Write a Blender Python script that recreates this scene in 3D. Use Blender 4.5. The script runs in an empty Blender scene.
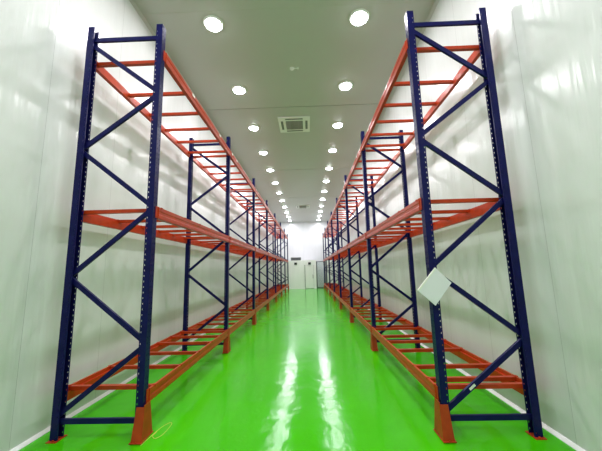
import bpy, bmesh, math, random
from mathutils import Vector, Matrix
random.seed(7)
S = bpy.context.scene
COL = S.collection

# ------------------------------------------------------------------ camera
PITCH, YAW, ROLL, FPX = 0.1491, -0.0225, 0.0245, 291.4
cy, sy, cp, sp, cr, sr = math.cos(YAW), math.sin(YAW), math.cos(PITCH), math.sin(PITCH), math.cos(ROLL), math.sin(ROLL)
fwd = Vector((sy*cp, cy*cp, sp)); r0 = Vector((cy, -sy, 0)); u0 = Vector((-sy*sp, -cy*sp, cp))
rgt = r0*cr - u0*sr; upv = r0*sr + u0*cr
cam = bpy.data.cameras.new('camera'); cam_o = bpy.data.objects.new('camera', cam); COL.objects.link(cam_o)
M4 = Matrix((rgt, upv, -fwd)).transposed().to_4x4(); M4.translation = Vector((0, 0, 1.7))
cam_o.matrix_world = M4
cam.sensor_width = 36; cam.sensor_fit = 'HORIZONTAL'; cam.lens = FPX/602*36; cam.clip_end = 200; cam.clip_start = .05
S.camera = cam_o

# ------------------------------------------------------------------ world, lamps, exposure
W = bpy.data.worlds.new('world'); S.world = W; W.use_nodes = True
W.node_tree.nodes['Background'].inputs[0].default_value = (.8, .9, 1, 1)
W.node_tree.nodes['Background'].inputs[1].default_value = .02
S.view_settings.view_transform = 'Standard'; S.view_settings.look = 'None'
S.view_settings.gamma = 1; S.view_settings.use_curve_mapping = False
S.view_settings.exposure = 0.0
LAMP_W = 34.0
LAMP_COL = (1.0, .95, 1.0)
RH = 6.36            # room height
XW0, XW1, Y0, Y1 = -2.94, 2.43, -5.0, 28.67
LAMP_X = (-1.68, 1.08); LAMP_Y = [4.87 + 2.06*k for k in range(-4, 12)]

# ------------------------------------------------------------------ materials
def mat(name, col, rough=.5, metal=0., spec=.5, coat=0.):
    m = bpy.data.materials.new(name); m.use_nodes = True
    b = m.node_tree.nodes['Principled BSDF']
    b.inputs['Base Color'].default_value = (*col, 1); b.inputs['Roughness'].default_value = rough
    b.inputs['Metallic'].default_value = metal; b.inputs['Specular IOR Level'].default_value = spec
    b.inputs['Coat Weight'].default_value = coat
    return m
def N(m, t, **kw):
    n = m.node_tree.nodes.new(t)
    for k, v in kw.items(): setattr(n, k, v)
    return n
def L(m, a, b): m.node_tree.links.new(a, b)
def coords(m, scale):
    g = N(m, 'ShaderNodeNewGeometry'); mp = N(m, 'ShaderNodeMapping'); mp.inputs['Scale'].default_value = scale
    L(m, g.outputs['Position'], mp.inputs['Vector']); return mp.outputs[0]
def noise(m, vec, scale=1., detail=3.):
    n = N(m, 'ShaderNodeTexNoise'); n.inputs['Scale'].default_value = scale; n.inputs['Detail'].default_value = detail
    L(m, vec, n.inputs['Vector']); return n.outputs['Fac']
def ramp(m, fac, stops):
    r = N(m, 'ShaderNodeValToRGB'); L(m, fac, r.inputs[0]); e = r.color_ramp.elements
    e[0].position, e[0].color = stops[0][0], (*stops[0][1], 1); e[1].position, e[1].color = stops[1][0], (*stops[1][1], 1)
    return r.outputs[0]
def bump(m, h, strength, dist):
    b = N(m, 'ShaderNodeBump'); b.inputs['Strength'].default_value = strength; b.inputs['Distance'].default_value = dist
    L(m, h, b.inputs['Height']); L(m, b.outputs[0], m.node_tree.nodes['Principled BSDF'].inputs['Normal'])
def paint(name, col, rough, wear, spec=.3):
    m = mat(name, col, rough, spec=spec)
    f = noise(m, coords(m, (1, 1, 1)), 9., 4.)
    c = ramp(m, f, ((.35, tuple(v*(1-wear) for v in col)), (.7, tuple(min(1, v*(1+wear)) for v in col))))
    L(m, c, m.node_tree.nodes['Principled BSDF'].inputs['Base Color'])
    return m
M_blue = paint('blue_enamel', (.006, .007, .075), .30, .15, .14)
M_orange = paint('orange_enamel', (.50, .043, .008), .33, .12, .25)
M_guard = paint('orange_guard_enamel', (.42, .045, .008), .42, .15)
M_steel = mat('zinc_bolt', (.55, .55, .56), .35, .9)
M_white = mat('white_plastic', (.8, .8, .78), .4)
M_sticker = mat('white_sticker', (.85, .83, .78), .5)
M_dark = mat('dark_slot', (.03, .03, .03), .5)
M_black = mat('black_plastic', (.012, .012, .014), .4)
M_grey = mat('grey_metal', (.26, .28, .28), .45, .3)
M_frame = mat('dark_aluminium', (.10, .11, .12), .4, .5)
M_paper = mat('paper_white', (.80, .76, .84), .35)
M_string = mat('yellow_string', (.75, .75, .12), .6)
M_cove = mat('white_cove', (.95, .95, .95), .3)
M_rubber = mat('grille_grey', (.13, .13, .12), .55)

# epoxy floor
M_floor = mat('green_epoxy', (.055, .5, .002), .12, spec=.17)
v = coords(M_floor, (1, 1, 1))
c = ramp(M_floor, noise(M_floor, v, .7, 4.), ((.3, (.050, .45, .0015)), (.72, (.062, .53, .002))))
L(M_floor, c, M_floor.node_tree.nodes['Principled BSDF'].inputs['Base Color'])
r = N(M_floor, 'ShaderNodeMapRange'); L(M_floor, noise(M_floor, v, 1.7, 5.), r.inputs[0])
r.inputs['To Min'].default_value = .07; r.inputs['To Max'].default_value = .20
L(M_floor, r.outputs[0], M_floor.node_tree.nodes['Principled BSDF'].inputs['Roughness'])
bump(M_floor, noise(M_floor, v, 5.5, 5.), .5, .012)

def panel_mat(name, col, rough, axis, pitch, seam=.62, strength=.35):
    """glossy insulated panel: vertical joints every pitch metres along axis, slightly wavy skin"""
    m = mat(name, col, rough, spec=.55)
    g = N(m, 'ShaderNodeNewGeometry'); s = N(m, 'ShaderNodeSeparateXYZ'); L(m, g.outputs['Position'], s.inputs[0])
    a = N(m, 'ShaderNodeMath', operation='MULTIPLY_ADD'); L(m, s.outputs[axis], a.inputs[0]); a.inputs[1].default_value = 1/pitch; a.inputs[2].default_value = 50.37
    f = N(m, 'ShaderNodeMath', operation='FRACT'); L(m, a.outputs[0], f.inputs[0])
    q = N(m, 'ShaderNodeMath', operation='LESS_THAN'); L(m, f.outputs[0], q.inputs[0]); q.inputs[1].default_value = .006/pitch
    mx = N(m, 'ShaderNodeMix', data_type='RGBA'); L(m, q.outputs[0], mx.inputs[0])
    sc = (7., 7., .5) if axis != 2 else (1, 1, 1)
    c1 = ramp(m, noise(m, coords(m, (1.3, 1.3, .35)), 1.5, 4.), ((.3, tuple(x*.93 for x in col)), (.7, col)))
    L(m, c1, mx.inputs[6]); mx.inputs[7].default_value = (*[x*seam for x in col], 1)
    L(m, mx.outputs[2], m.node_tree.nodes['Principled BSDF'].inputs['Base Color'])
    bump(m, noise(m, coords(m, sc), 1., 3.), strength, .008)
    return m
M_wall = panel_mat('white_wall_panel', (.75, .765, .755), .2, 1, 1.15, .72, 1.)
M_end = panel_mat('white_end_panel', (.80, .82, .85), .16, 0, 1.15, .8)
M_ante = panel_mat('white_partition_panel', (.92, .94, .92), .35, 0, 1.2)
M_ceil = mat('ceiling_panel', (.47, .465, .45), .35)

# ------------------------------------------------------------------ mesh helpers
class MB:
    def __init__(s): s.bm = bmesh.new()
    def box(s, x0, x1, y0, y1, z0, z1, mtx=None):
        vs = [s.bm.verts.new(v) for v in ((x0,y0,z0),(x1,y0,z0),(x1,y1,z0),(x0,y1,z0),(x0,y0,z1),(x1,y0,z1),(x1,y1,z1),(x0,y1,z1))]
        if mtx:
            for v in vs: v.co = mtx @ v.co
        for f in ((0,3,2,1),(4,5,6,7),(0,1,5,4),(1,2,6,5),(2,3,7,6),(3,0,4,7)): s.bm.faces.new([vs[i] for i in f])
        return s
    def prism(s, poly, a, b, fn):
        """poly of 2-D points, swept from a to b; fn(p, q, t) gives the 3-D point"""
        A = [s.bm.verts.new(fn(p, q, a)) for p, q in poly]; B = [s.bm.verts.new(fn(p, q, b)) for p, q in poly]
        n = len(poly)
        for i in range(n): s.bm.faces.new((A[i], A[(i+1) % n], B[(i+1) % n], B[i]))
        s.bm.faces.new(A[::-1]); s.bm.faces.new(B)
        return s
    def cyl(s, c, r, h, n=20, axis=2, r2=None):
        r2 = r if r2 is None else r2
        def f(t, rr, d):
            p = [rr*math.cos(t), rr*math.sin(t)]; p.insert(axis, d); return Vector(c) + Vector(p)
        A = [s.bm.verts.new(f(2*math.pi*i/n, r, 0)) for i in range(n)]; B = [s.bm.verts.new(f(2*math.pi*i/n, r2, h)) for i in range(n)]
        for i in range(n): s.bm.faces.new((A[i], A[(i+1) % n], B[(i+1) % n], B[i]))
        s.bm.faces.new(A[::-1]); s.bm.faces.new(B); return s
    def mesh(s, name, m, smooth=False):
        bmesh.ops.recalc_face_normals(s.bm, faces=s.bm.faces)
        me = bpy.data.meshes.new(name); s.bm.to_mesh(me); s.bm.free(); me.materials.append(m)
        if smooth: me.shade_smooth()
        return me
    def build(s, name, m, parent=None, loc=(0,0,0), rz=0, smooth=False): return put(name, s.mesh(name, m, smooth), parent, loc, rz)
def put(name, me, parent=None, loc=(0,0,0), rz=0):
    o = bpy.data.objects.new(name, me); COL.objects.link(o); o.parent = parent; o.location = loc; o.rotation_euler = (0,0,rz); return o
def tag(o, label, cat, group=None):
    o['label'] = label; o['category'] = cat
    if group: o['group'] = group
    return o
def empty(name, loc, rz=0):
    o = bpy.data.objects.new(name, None); COL.objects.link(o); o.location = loc; o.rotation_euler = (0,0,rz); o.empty_display_size = .2; return o
def struct(o): o['kind'] = 'structure'; return o
def bevel(o, w, seg=1):
    b = o.modifiers.new('bevel', 'BEVEL'); b.width = w; b.segments = seg; b.limit_method = 'ANGLE'; return o

# ------------------------------------------------------------------ the room
struct(MB().box(XW0, XW1, Y0, Y1, -.1, 0).build('floor', M_floor))
struct(MB().box(XW0-.12, XW0, Y0, Y1, -.1, RH+.1).build('wall_left', M_wall))
struct(MB().box(XW1, XW1+.12, Y0, Y1, -.1, RH+.1).build('wall_right', M_wall))
struct(MB().box(XW0-.12, XW1+.12, Y1, Y1+.12, -.1, RH+.1).build('wall_back', M_end))
struct(MB().box(XW0-.12, XW1+.12, Y0-.12, Y0, -.1, RH+.1).build('wall_front', M_wall))
# ceiling: separate panels with an open joint between them
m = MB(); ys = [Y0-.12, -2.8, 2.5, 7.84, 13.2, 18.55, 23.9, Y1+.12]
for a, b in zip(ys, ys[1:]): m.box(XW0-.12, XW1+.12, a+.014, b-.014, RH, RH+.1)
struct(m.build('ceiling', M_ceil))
m = MB()
for y in ys[1:-1]: m.box(XW0, XW1, y-.015, y+.015, RH+.012, RH+.02)
struct(m.build('trim_1', mat('joint_sealant', (.22, .23, .20), .5)))
m = MB(); m.box(XW0, XW1, 4.596, 4.604, RH-.002, RH); struct(m.build('trim_2', mat('light_sealant', (.45, .46, .41), .5)))
def cove(side):
    x = XW0 if side < 0 else XW1; k = -side
    return MB().prism([(0,0),(.032,0),(.032,.006),(.006,.036),(0,.036)], Y0, Y1 if side > 0 else 26.2, lambda p,q,t: (x+k*p, t, q))
struct(cove(-1).build('baseboard_left', M_cove)); struct(cove(1).build('baseboard_right', M_cove))
# joint covers in the corners under the ceiling
for i, (x, k) in enumerate(((XW0, 1), (XW1, -1))):
    struct(MB().prism([(0,0),(.045,0),(0,-.045)], Y0, Y1, lambda p,q,t: (x+k*p, t, RH+q)).build('trim_%d' % (3+i), M_ceil))

# low partition room at the far end
PY = 26.2; PH = 2.43; PX = .66
struct(MB().box(XW0, -.345, PY, PY+.08, 0, PH).box(-.345, .43, PY, PY+.08, 2.06, PH).box(.43, PX, PY, PY+.08, 0, PH).build('wall_partition', M_ante))
struct(MB().box(PX-.08, PX, PY+.08, Y1, 0, PH).build('wall_partition_side', M_ante))
struct(MB().box(XW0, PX, PY, Y1, PH, PH+.06).build('ceiling_partition', M_ante))
struct(MB().box(XW0, -.345, PY-.03, PY, 0, .07).box(.43, PX, PY-.03, PY, 0, .07).build('baseboard_partition', M_cove))
d = struct(bevel(MB().box(-.315, .415, PY-.01, PY+.05, .035, 2.04).build('door_1', M_ante), .004))
struct(MB().box(-.36, -.325, PY-.02, PY+.06, 0, 2.07).build('trim_5', M_frame))
struct(MB().box(-.325, .42, PY-.012, PY+.06, 0, .035).box(.42, .432, PY-.02, PY+.06, 0, 2.07).build('trim_6', M_grey))
MB().box(.345, .375, PY-.045, PY-.012, .88, 1.22).build('door_handle', M_frame, d)
# framed glass door beside the partition
dg = MB(); 
dg.box(PX+.01, PX+.10, 26.55, 26.63, 0, 2.38).box(PX+.10, 1.52, 26.55, 26.63, 2.34, 2.38).box(1.45, 1.52, 26.55, 26.63, 0, 2.34).box(PX+.10, 1.45, 26.55, 26.63, .0, .07)
g2 = struct(dg.build('door_2', M_frame))
mg = mat('grey_glass', (.80, .84, .84), .12, spec=.6)
mg.node_tree.nodes['Principled BSDF'].inputs['Transmission Weight'].default_value = .8
mg.node_tree.nodes['Principled BSDF'].inputs['IOR'].default_value = 1.1
pane = MB().box(PX+.10, 1.45, 26.585, 26.595, .07, 2.34).build('glass_pane', mg, g2)
struct(MB().box(1.52, XW1, 26.55, 26.63, 0, 2.38).build('wall_partition_right', M_ante))

# black boxes high on the partition, louvred unit on its roof
for x, lb in ((-1.15, 'small black box mounted high on white partition left of the door'), (.085, 'small black box mounted directly above the white partition door')):
    t = empty('wall_box', (x, PY, 2.2))  # plain black box of unknown use, gives no light
    bevel(MB().box(-.12, .12, -.07, 0, -.10, .10).build('housing', M_black, t), .012)
    MB().box(-.10, .10, -.078, -.07, -.08, .0).build('lens', M_dark, t)  # dark plate on the box front, not known to be a lens
    tag(t, lb, 'box', 'black boxes on the partition')
t = empty('air_unit', (-1.13, 26.62, PH+.06))
bevel(MB().box(-.46, .46, -.18, .18, .0, .29).build('casing', M_grey, t), .01)
m = MB()
for k in range(7): m.box(-.42, .42, -.195, -.18, .035+k*.034, .052+k*.034)
m.build('louvre', M_frame, t)
tag(t, 'grey louvred air unit on the roof of white partition at the far end', 'air unit')

# ------------------------------------------------------------------ ceiling lamps
def emis(name, col, st):
    m = mat(name, (.8, .8, .8), .5); b = m.node_tree.nodes['Principled BSDF']
    b.inputs['Emission Color'].default_value = (*col, 1); b.inputs['Emission Strength'].default_value = st; return m
M_em = emis('lamp_diffuser', (.93, .96, 1.), 26.)
rim_me = MB().cyl((0,0,-.028), .175, .028, 32, r2=.19).mesh('rim', M_white)
dm = MB(); dr = [[dm.bm.verts.new((.15*math.cos(f)*math.cos(2*math.pi*i/32), .15*math.cos(f)*math.sin(2*math.pi*i/32), -.026-.05*math.sin(f))) for i in range(32)] for f in (0, .25, .5, .8, 1.1, 1.4)]
for A_, B_ in zip(dr, dr[1:]):
    for i in range(32): dm.bm.faces.new((A_[i], A_[(i+1)%32], B_[(i+1)%32], B_[i]))
dm.bm.faces.new(dr[-1]); dm.bm.faces.new(dr[0])
dif_me = dm.mesh('diffuser', M_em)  # dome shape added so the diffuser throws a halo on the ceiling
la = bpy.data.lights.new('lamp_light', 'AREA'); la.shape = 'DISK'; la.size = .29; la.energy = LAMP_W; la.color = LAMP_COL
ords = ['first', 'second', 'third', 'fourth', 'fifth', 'sixth', 'seventh', 'eighth', 'ninth', 'tenth', 'eleventh', 'twelfth']
for s, x in enumerate(LAMP_X):
    for j, y in enumerate(LAMP_Y):
        t = empty('ceiling_lamp', (x, y, RH))
        put('rim', rim_me, t); put('diffuser', dif_me, t)
        lo = bpy.data.objects.new('light', la); COL.objects.link(lo); lo.parent = t; lo.location = (0, 0, -.085)
        side = ('left', 'right')[s]
        if j < 4: lb = 'round white ceiling lamp in %s row, %s' % (side, ('fourth behind the viewpoint', 'third behind the viewpoint', 'directly above the viewpoint', 'just above the top edge of the photo')[j])
        elif j == 15: lb = 'round white ceiling lamp of the %s row, last before the end wall' % side
        else: lb = 'round white ceiling lamp, %s from the camera in the %s row' % (ords[j-4], side)
        tag(t, lb, 'ceiling lamp', 'lamps of the %s ceiling row' % side if j >= 4 else 'lamps behind the viewpoint, %s row' % side)

# air conditioning cassettes
def cassette(loc, lb):
    t = empty('air_conditioner', loc)
    bevel(MB().box(-.5, .5, -.5, .5, -.035, 0).build('panel', M_white, t), .012, 2)
    m = MB()
    m.box(-.27, .27, -.27, .27, -.040, -.035)
    m.build('intake', M_rubber, t)
    m = MB()
    for k in range(12): y = -.245+k*.0445; m.box(-.26, .26, y-.009, y+.009, -.050, -.040)
    for x in (-.13, 0, .13): m.box(x-.006, x+.006, -.262, .262, -.052, -.040)
    m.build('grille', mat('grille_bar', (.33, .33, .30), .5) if 'grille_bar' not in bpy.data.materials else bpy.data.materials['grille_bar'], t)
    for (a, b, c, e) in ((-.27, .27, -.42, -.355), (-.27, .27, .355, .42), (-.42, -.355, -.27, .27), (.355, .42, -.27, .27)):
        sl = MB().box(a, b, c, e, -.039, -.034).build('air_slot', M_dark, t)
        if e-c < .1: fl = MB().box(a+.01, b-.01, (c+e)/2-.012, (c+e)/2+.012, -.05, -.042, None)
        else: fl = MB().box((a+b)/2-.012, (a+b)/2+.012, c+.01, e-.01, -.05, -.042, None)
        fl.build('flap', M_grey, sl)
    return tag(t, lb, 'air conditioner', 'ceiling air conditioners')
cassette((-.33, 8.86, RH), 'white square ceiling air conditioner with dark grille, the near one')
cassette((-.31, 21.4, RH), 'white square ceiling air conditioner far down the room near the end wall')
t = empty('smoke_detector', (-.26, 6.2, RH))
MB().cyl((0,0,-.02), .05, .02, 20, r2=.055).build('base', M_white, t); MB().cyl((0,0,-.045), .026, .025, 16, r2=.04).build('sensor', M_white, t)
MB().cyl((.14,0,-.02), .02, .02, 12).box(.05, .13, -.006, .006, -.012, 0).build('indicator', M_white, t)
tag(t, 'small white smoke detector on ceiling between lamp rows before air conditioner', 'smoke detector')

# ------------------------------------------------------------------ pallet racking
XL_F, XL_R, XR_F, XR_R = -1.807, -2.69, 1.339, 2.224
YP, D, H = 3.265, 3.184, 4.83
YPL, YPR = 3.283, 3.250
LEVELS = (.468, 2.468, 4.49)
NB = 7

def upright_mesh():
    """open C section, open side towards +x, with a row of small slots in each flange and two in the web"""
    path = [(.040,-.030), (.040,-.044), (.029,-.044), (.021,-.044), (-.040,-.044), (-.040,-.026), (-.040,-.018),
            (-.040,.018), (-.040,.026), (-.040,.044), (.021,.044), (.029,.044), (.040,.044), (.040,.030)]
    holes = {2, 5, 7, 10}
    zs = [0.0]; n = int((H-.06)/.06)
    for k in range(n): z = .04+k*.06; zs += [z, z+.017]
    zs.append(H)
    bm = bmesh.new(); G = [[bm.verts.new((x, y, z)) for x, y in path] for z in zs]
    for i in range(len(zs)-1):
        hole_row = i % 2 == 1 and i < len(zs)-2
        for j in range(len(path)-1):
            if hole_row and j in holes: continue
            bm.faces.new((G[i][j], G[i][j+1], G[i+1][j+1], G[i+1][j]))
    bmesh.ops.recalc_face_normals(bm, faces=bm.faces)
    bmesh.ops.solidify(bm, geom=bm.faces[:], thickness=.003)
    me = bpy.data.meshes.new('upright'); bm.to_mesh(me); bm.free(); me.materials.append(M_blue); return me
UP = upright_mesh()
# base plate and guard in the same local frame: outward is -x
BP = MB().box(-.052, .055, -.075, .075, 0, .008).cyl((.01,-.060,.008), .010, .012, 8).cyl((.01,.060,.008), .010, .012, 8).mesh('base_plate', M_guard)
def guard_mesh():
    m = MB(); t = .006; zt = .322
    # three folded plates: outer face and two flared sides
    o0 = -.072
    for s in (-1, 1):
        m.prism([(.035,.105),(o0-.004,.105),(o0+.006,.056),(.02,.056)], 0, 1, lambda p,q,tt: (p, s*(q-tt*t), .012 if q > .1 else zt))
    vs = []
    for dx in (0, t):
        vs.append([m.bm.verts.new(v) for v in ((o0-.004+dx,-.105,.012),(o0-.004+dx,.105,.012),(o0+.006+dx,.056,zt+.02),(o0+.006+dx,-.056,zt+.02))])
    a, b = vs
    m.bm.faces.new(a); m.bm.faces.new(b[::-1])
    for i in range(4): m.bm.faces.new((a[i], b[i], b[(i+1)%4], a[(i+1)%4]))
    m.box(-.082, .045, -.122, .122, .008, .014)
    m.cyl((-.02,-.114,.014), .006, .01, 8); m.cyl((-.02,.114,.014), .006, .01, 8)
    return m.mesh('foot_guard', M_guard)
FG = guard_mesh()

def brace_mesh(xa, za, xb, zb):
    """C channel 40 x 25 from post to post inside the frame"""
    a, b = Vector((xa, 0, za)), Vector((xb, 0, zb)); d = (b-a); ln = d.length; d.normalize(); n = Vector((-d.z, 0, d.x))
    prof = [(-.026,-.014),(.026,-.014),(.026,.014),(.023,.014),(.023,-.011),(-.023,-.011),(-.023,.014),(-.026,.014)]
    m = MB().prism(prof, 0, ln, lambda p,q,t: a + n*p + Vector((0, q, 0)) + d*t)
    for e in (a + d*.015, b - d*.015): m.cyl((e.x, -.026, e.z), .008, .012, 8, axis=1)
    return m.mesh('brace', M_blue)
HW = .4435
nodes = [4.62, 3.90, 3.185, 2.45, 1.675, .94, .215]
BR = [brace_mesh(-HW, 4.665, HW, 4.665)]
for i in range(6):
    x = -HW if i % 2 == 0 else HW
    BR.append(brace_mesh(x, nodes[i]-.018, -x, nodes[i+1]+.018))
BR.append(brace_mesh(-HW, .175, HW, .175))

def beam_mesh():
    """stepped box beam along y; outward is -x, origin at post centre line, z = 0 at the top"""
    o = -.056
    prof = [(o,0),(o+.024,0),(o+.024,-.045),(-.004,-.045),(-.004,-.139),(o+.003,-.139),(o,-.131),(o,-.092),(o+.006,-.080),(o+.006,-.052),(o,-.044)]
    return MB().prism(prof, .052, D-.052, lambda p,q,t: (p, t, q)).mesh('beam', M_orange)
BEAM = beam_mesh()
def conn_mesh():
    m = MB()
    m.box(-.049, -.0445, .002, .052, -.132, .004)
    m.box(-.058, -.004, .0475, .0518, -.132, .004)
    for z in (-.115, -.01): m.cyl((-.053, .024, z), .007, .006, 8, axis=0)
    return m.mesh('connector', M_orange)
CN = conn_mesh()
CNm = bpy.data.meshes.new('connector_mirror')
bm = bmesh.new(); bm.from_mesh(CN); bmesh.ops.scale(bm, vec=(1,-1,1), verts=bm.verts); bmesh.ops.reverse_faces(bm, faces=bm.faces); bm.to_mesh(CNm); bm.free(); CNm.materials.append(M_orange)
GAP = abs(XL_F-XL_R)
def cross_mesh(w, hooks=True):
    e = .030 if hooks else .0035
    m = MB(); x0, x1 = -w/2-e, w/2+e
    m.box(x0, x1, -.024, .024, -.046, -.003)
    for s in (-1, 1) if hooks else ():
        m.box(min(s*(w/2+.028), s*(w/2+.062)), max(s*(w/2+.028), s*(w/2+.062)), -.018, .018, .0005, .005)
        m.box(min(s*(w/2+.0575), s*(w/2+.062)), max(s*(w/2+.0575), s*(w/2+.062)), -.018, .018, -.02, .001)
    return m.mesh('crossbar', M_orange)
STK = MB().box(-.0012, 0, -.05, .05, -.022, .022).mesh('sticker', M_sticker)

def frame(parent, xc, w, y, left):
    """one upright frame: two posts, base plates, front guard, braces"""
    for s in (-1, 1):
        u = put('upright', UP, parent, (s*w/2, y, 0), 0 if s < 0 else math.pi)
        put('base_plate', BP, u)
        if (s > 0) == left: put('foot_guard', FG, u)
    for b in BR: put('brace', b, parent, (0, y, 0))

RUNGS = [.12, .80, 1.38, 1.94, 2.48, 3.04]
names = {0: 'nearest the camera', 1: 'second from the camera', 2: 'third from the camera', 3: 'fourth from the camera', 4: 'fifth from the camera', 5: 'sixth from the camera', 6: 'farthest, by the white partition'}
for left in (True, False):
    xf, xr = (XL_F, XL_R) if left else (XR_F, XR_R)
    xc, w = (xf+xr)/2, abs(xf-xr); CR = cross_mesh(w); CRL = cross_mesh(w, False)
    side = 'left' if left else 'right'
    for k in range(NB):
        t = empty('pallet_rack', (xc, (YPL if left else YPR)+k*D, 0))
        tag(t, 'blue and orange pallet rack bay in %s row, %s' % (side, names[k]), 'pallet rack', 'pallet rack bays of the %s row' % side)
        frame(t, xc, w, 0, left)
        if k == NB-1: frame(t, xc, w, D, left)
        for li, z in enumerate(LEVELS):
            for s in (-1, 1):
                # outward of the beam is s; mesh outward is -x, so the +x side is turned round
                if s < 0: b = put('beam', BEAM, t, (s*w/2, 0, z), 0)
                else: b = put('beam', BEAM, t, (s*w/2, D, z), math.pi)
                put('connector', CN, b); put('connector', CNm, b, (0, D, 0))
                if li == 2 and (s > 0) == left:      # white stickers on the aisle face of the top beams
                    for yy in ((.95, 2.35) if k == 0 else (.15, .6)):
                        q = yy if s < 0 else D-yy
                        put('sticker', STK, b, (-.0562, q, -.022))
            rg = list(RUNGS)
            if k == 0 and li == 0: rg = [.17, .85, 1.5, 2.12, 2.62, 3.06] if left else [.075, .27, .70, 1.44, 1.97, 2.38, 3.04]
            for r_ in rg:
                put('crossbar', CRL if li == 2 else CR, t, (0, r_ + (random.uniform(-.02, .02) if k else 0), z - (.05 if li == 2 else 0)))

# white tape on the lowest brace of the near right frame
bx = (XR_F+XR_R)/2
a = Vector((XR_R, 0, .94)); b = Vector((XR_F, 0, .215)); d = (a-b).normalized(); ang = math.atan2(d.z, d.x)
mt = Matrix.Translation((1.645, YPR-.0185, .462)) @ Matrix.Rotation(-ang, 4, 'Y')
o = MB().box(-.04, .035, -.0015, .0, -.002, .022, mt).build('tape', M_sticker)
tag(o, 'scrap of white tape stuck on lowest diagonal brace of nearest right rack', 'tape')

# paper folder tied at the brace joint of the near right frame
t = empty('document_sleeve', (1.341, 3.15, 1.684))
P = [(1.341,1.684),(1.497,1.521),(1.312,1.292),(1.137,1.452)]
def quad(pts, y0, y1):
    m = MB(); A = [m.bm.verts.new((x-1.341, y0-3.15, z-1.684)) for x, z in pts]; B = [m.bm.verts.new((x-1.341, y1-3.15, z-1.684)) for x, z in pts]
    m.bm.faces.new(A); m.bm.faces.new(B[::-1])
    for i in range(4): m.bm.faces.new((A[i], B[i], B[(i+1)%4], A[(i+1)%4]))
    return m
sh = [(x+.012, z-.012) for x, z in P]
quad([sh[0], P[1], P[2], sh[3]], 3.160, 3.163).build('sheet', M_paper, t)
quad([(x-.0, z) for x, z in P], 3.172, 3.175).build('backing', M_sticker, t)
# folded rim along the long upper left side
quad([P[0], (P[0][0]+.012, P[0][1]-.011), (P[3][0]+.012, P[3][1]-.011), P[3]], 3.158, 3.172).build('spine', M_sticker, t)
m = MB(); m.cyl((1.333-1.341, 3.163-3.15, 1.640-1.684), .006, .036, 8, axis=1); m.build('pin', M_steel, t)
tag(t, 'white paper sleeve hung askew at brace joint of nearest right rack post', 'document sleeve')

# yellow string on the floor by the near left guard
pts = [(-1.72,3.15),(-1.715,3.25),(-1.70,3.36),(-1.68,3.50),(-1.635,3.585),(-1.60,3.56),(-1.592,3.44),(-1.60,3.33),(-1.64,3.27),(-1.685,3.31),(-1.69,3.40)]
# smooth the run of points and sweep a small hexagon along it
def cat(p, n=5):
    out = []
    for i in range(len(p)-1):
        a, b, c, d = (Vector(p[max(i-1,0)]), Vector(p[i]), Vector(p[i+1]), Vector(p[min(i+2,len(p)-1)]))
        for q in range(n):
            u = q/n; out.append(.5*((2*b)+(c-a)*u+(2*a-5*b+4*c-d)*u*u+(3*b-a-3*c+d)*u**3))
    return out+[Vector(p[-1])]
pp = cat(pts); m = MB(); rings = []
for i, p in enumerate(pp):
    dd = (pp[min(i+1,len(pp)-1)]-pp[max(i-1,0)]).normalized(); nx = Vector((-dd.y, dd.x))
    rings.append([m.bm.verts.new((p.x+nx.x*.0025*math.cos(a), p.y+nx.y*.0025*math.cos(a), .003+.0025*math.sin(a)+(.004*math.exp(-((i-44)/4)**2)))) for a in [math.pi*q/3 for q in range(6)]])
for A_, B_ in zip(rings, rings[1:]):
    for q in range(6): m.bm.faces.new((A_[q], A_[(q+1)%6], B_[(q+1)%6], B_[q]))
o = m.build('string', M_string, smooth=True)
tag(o, 'thin yellow string looped on green floor beside nearest left foot guard', 'string')
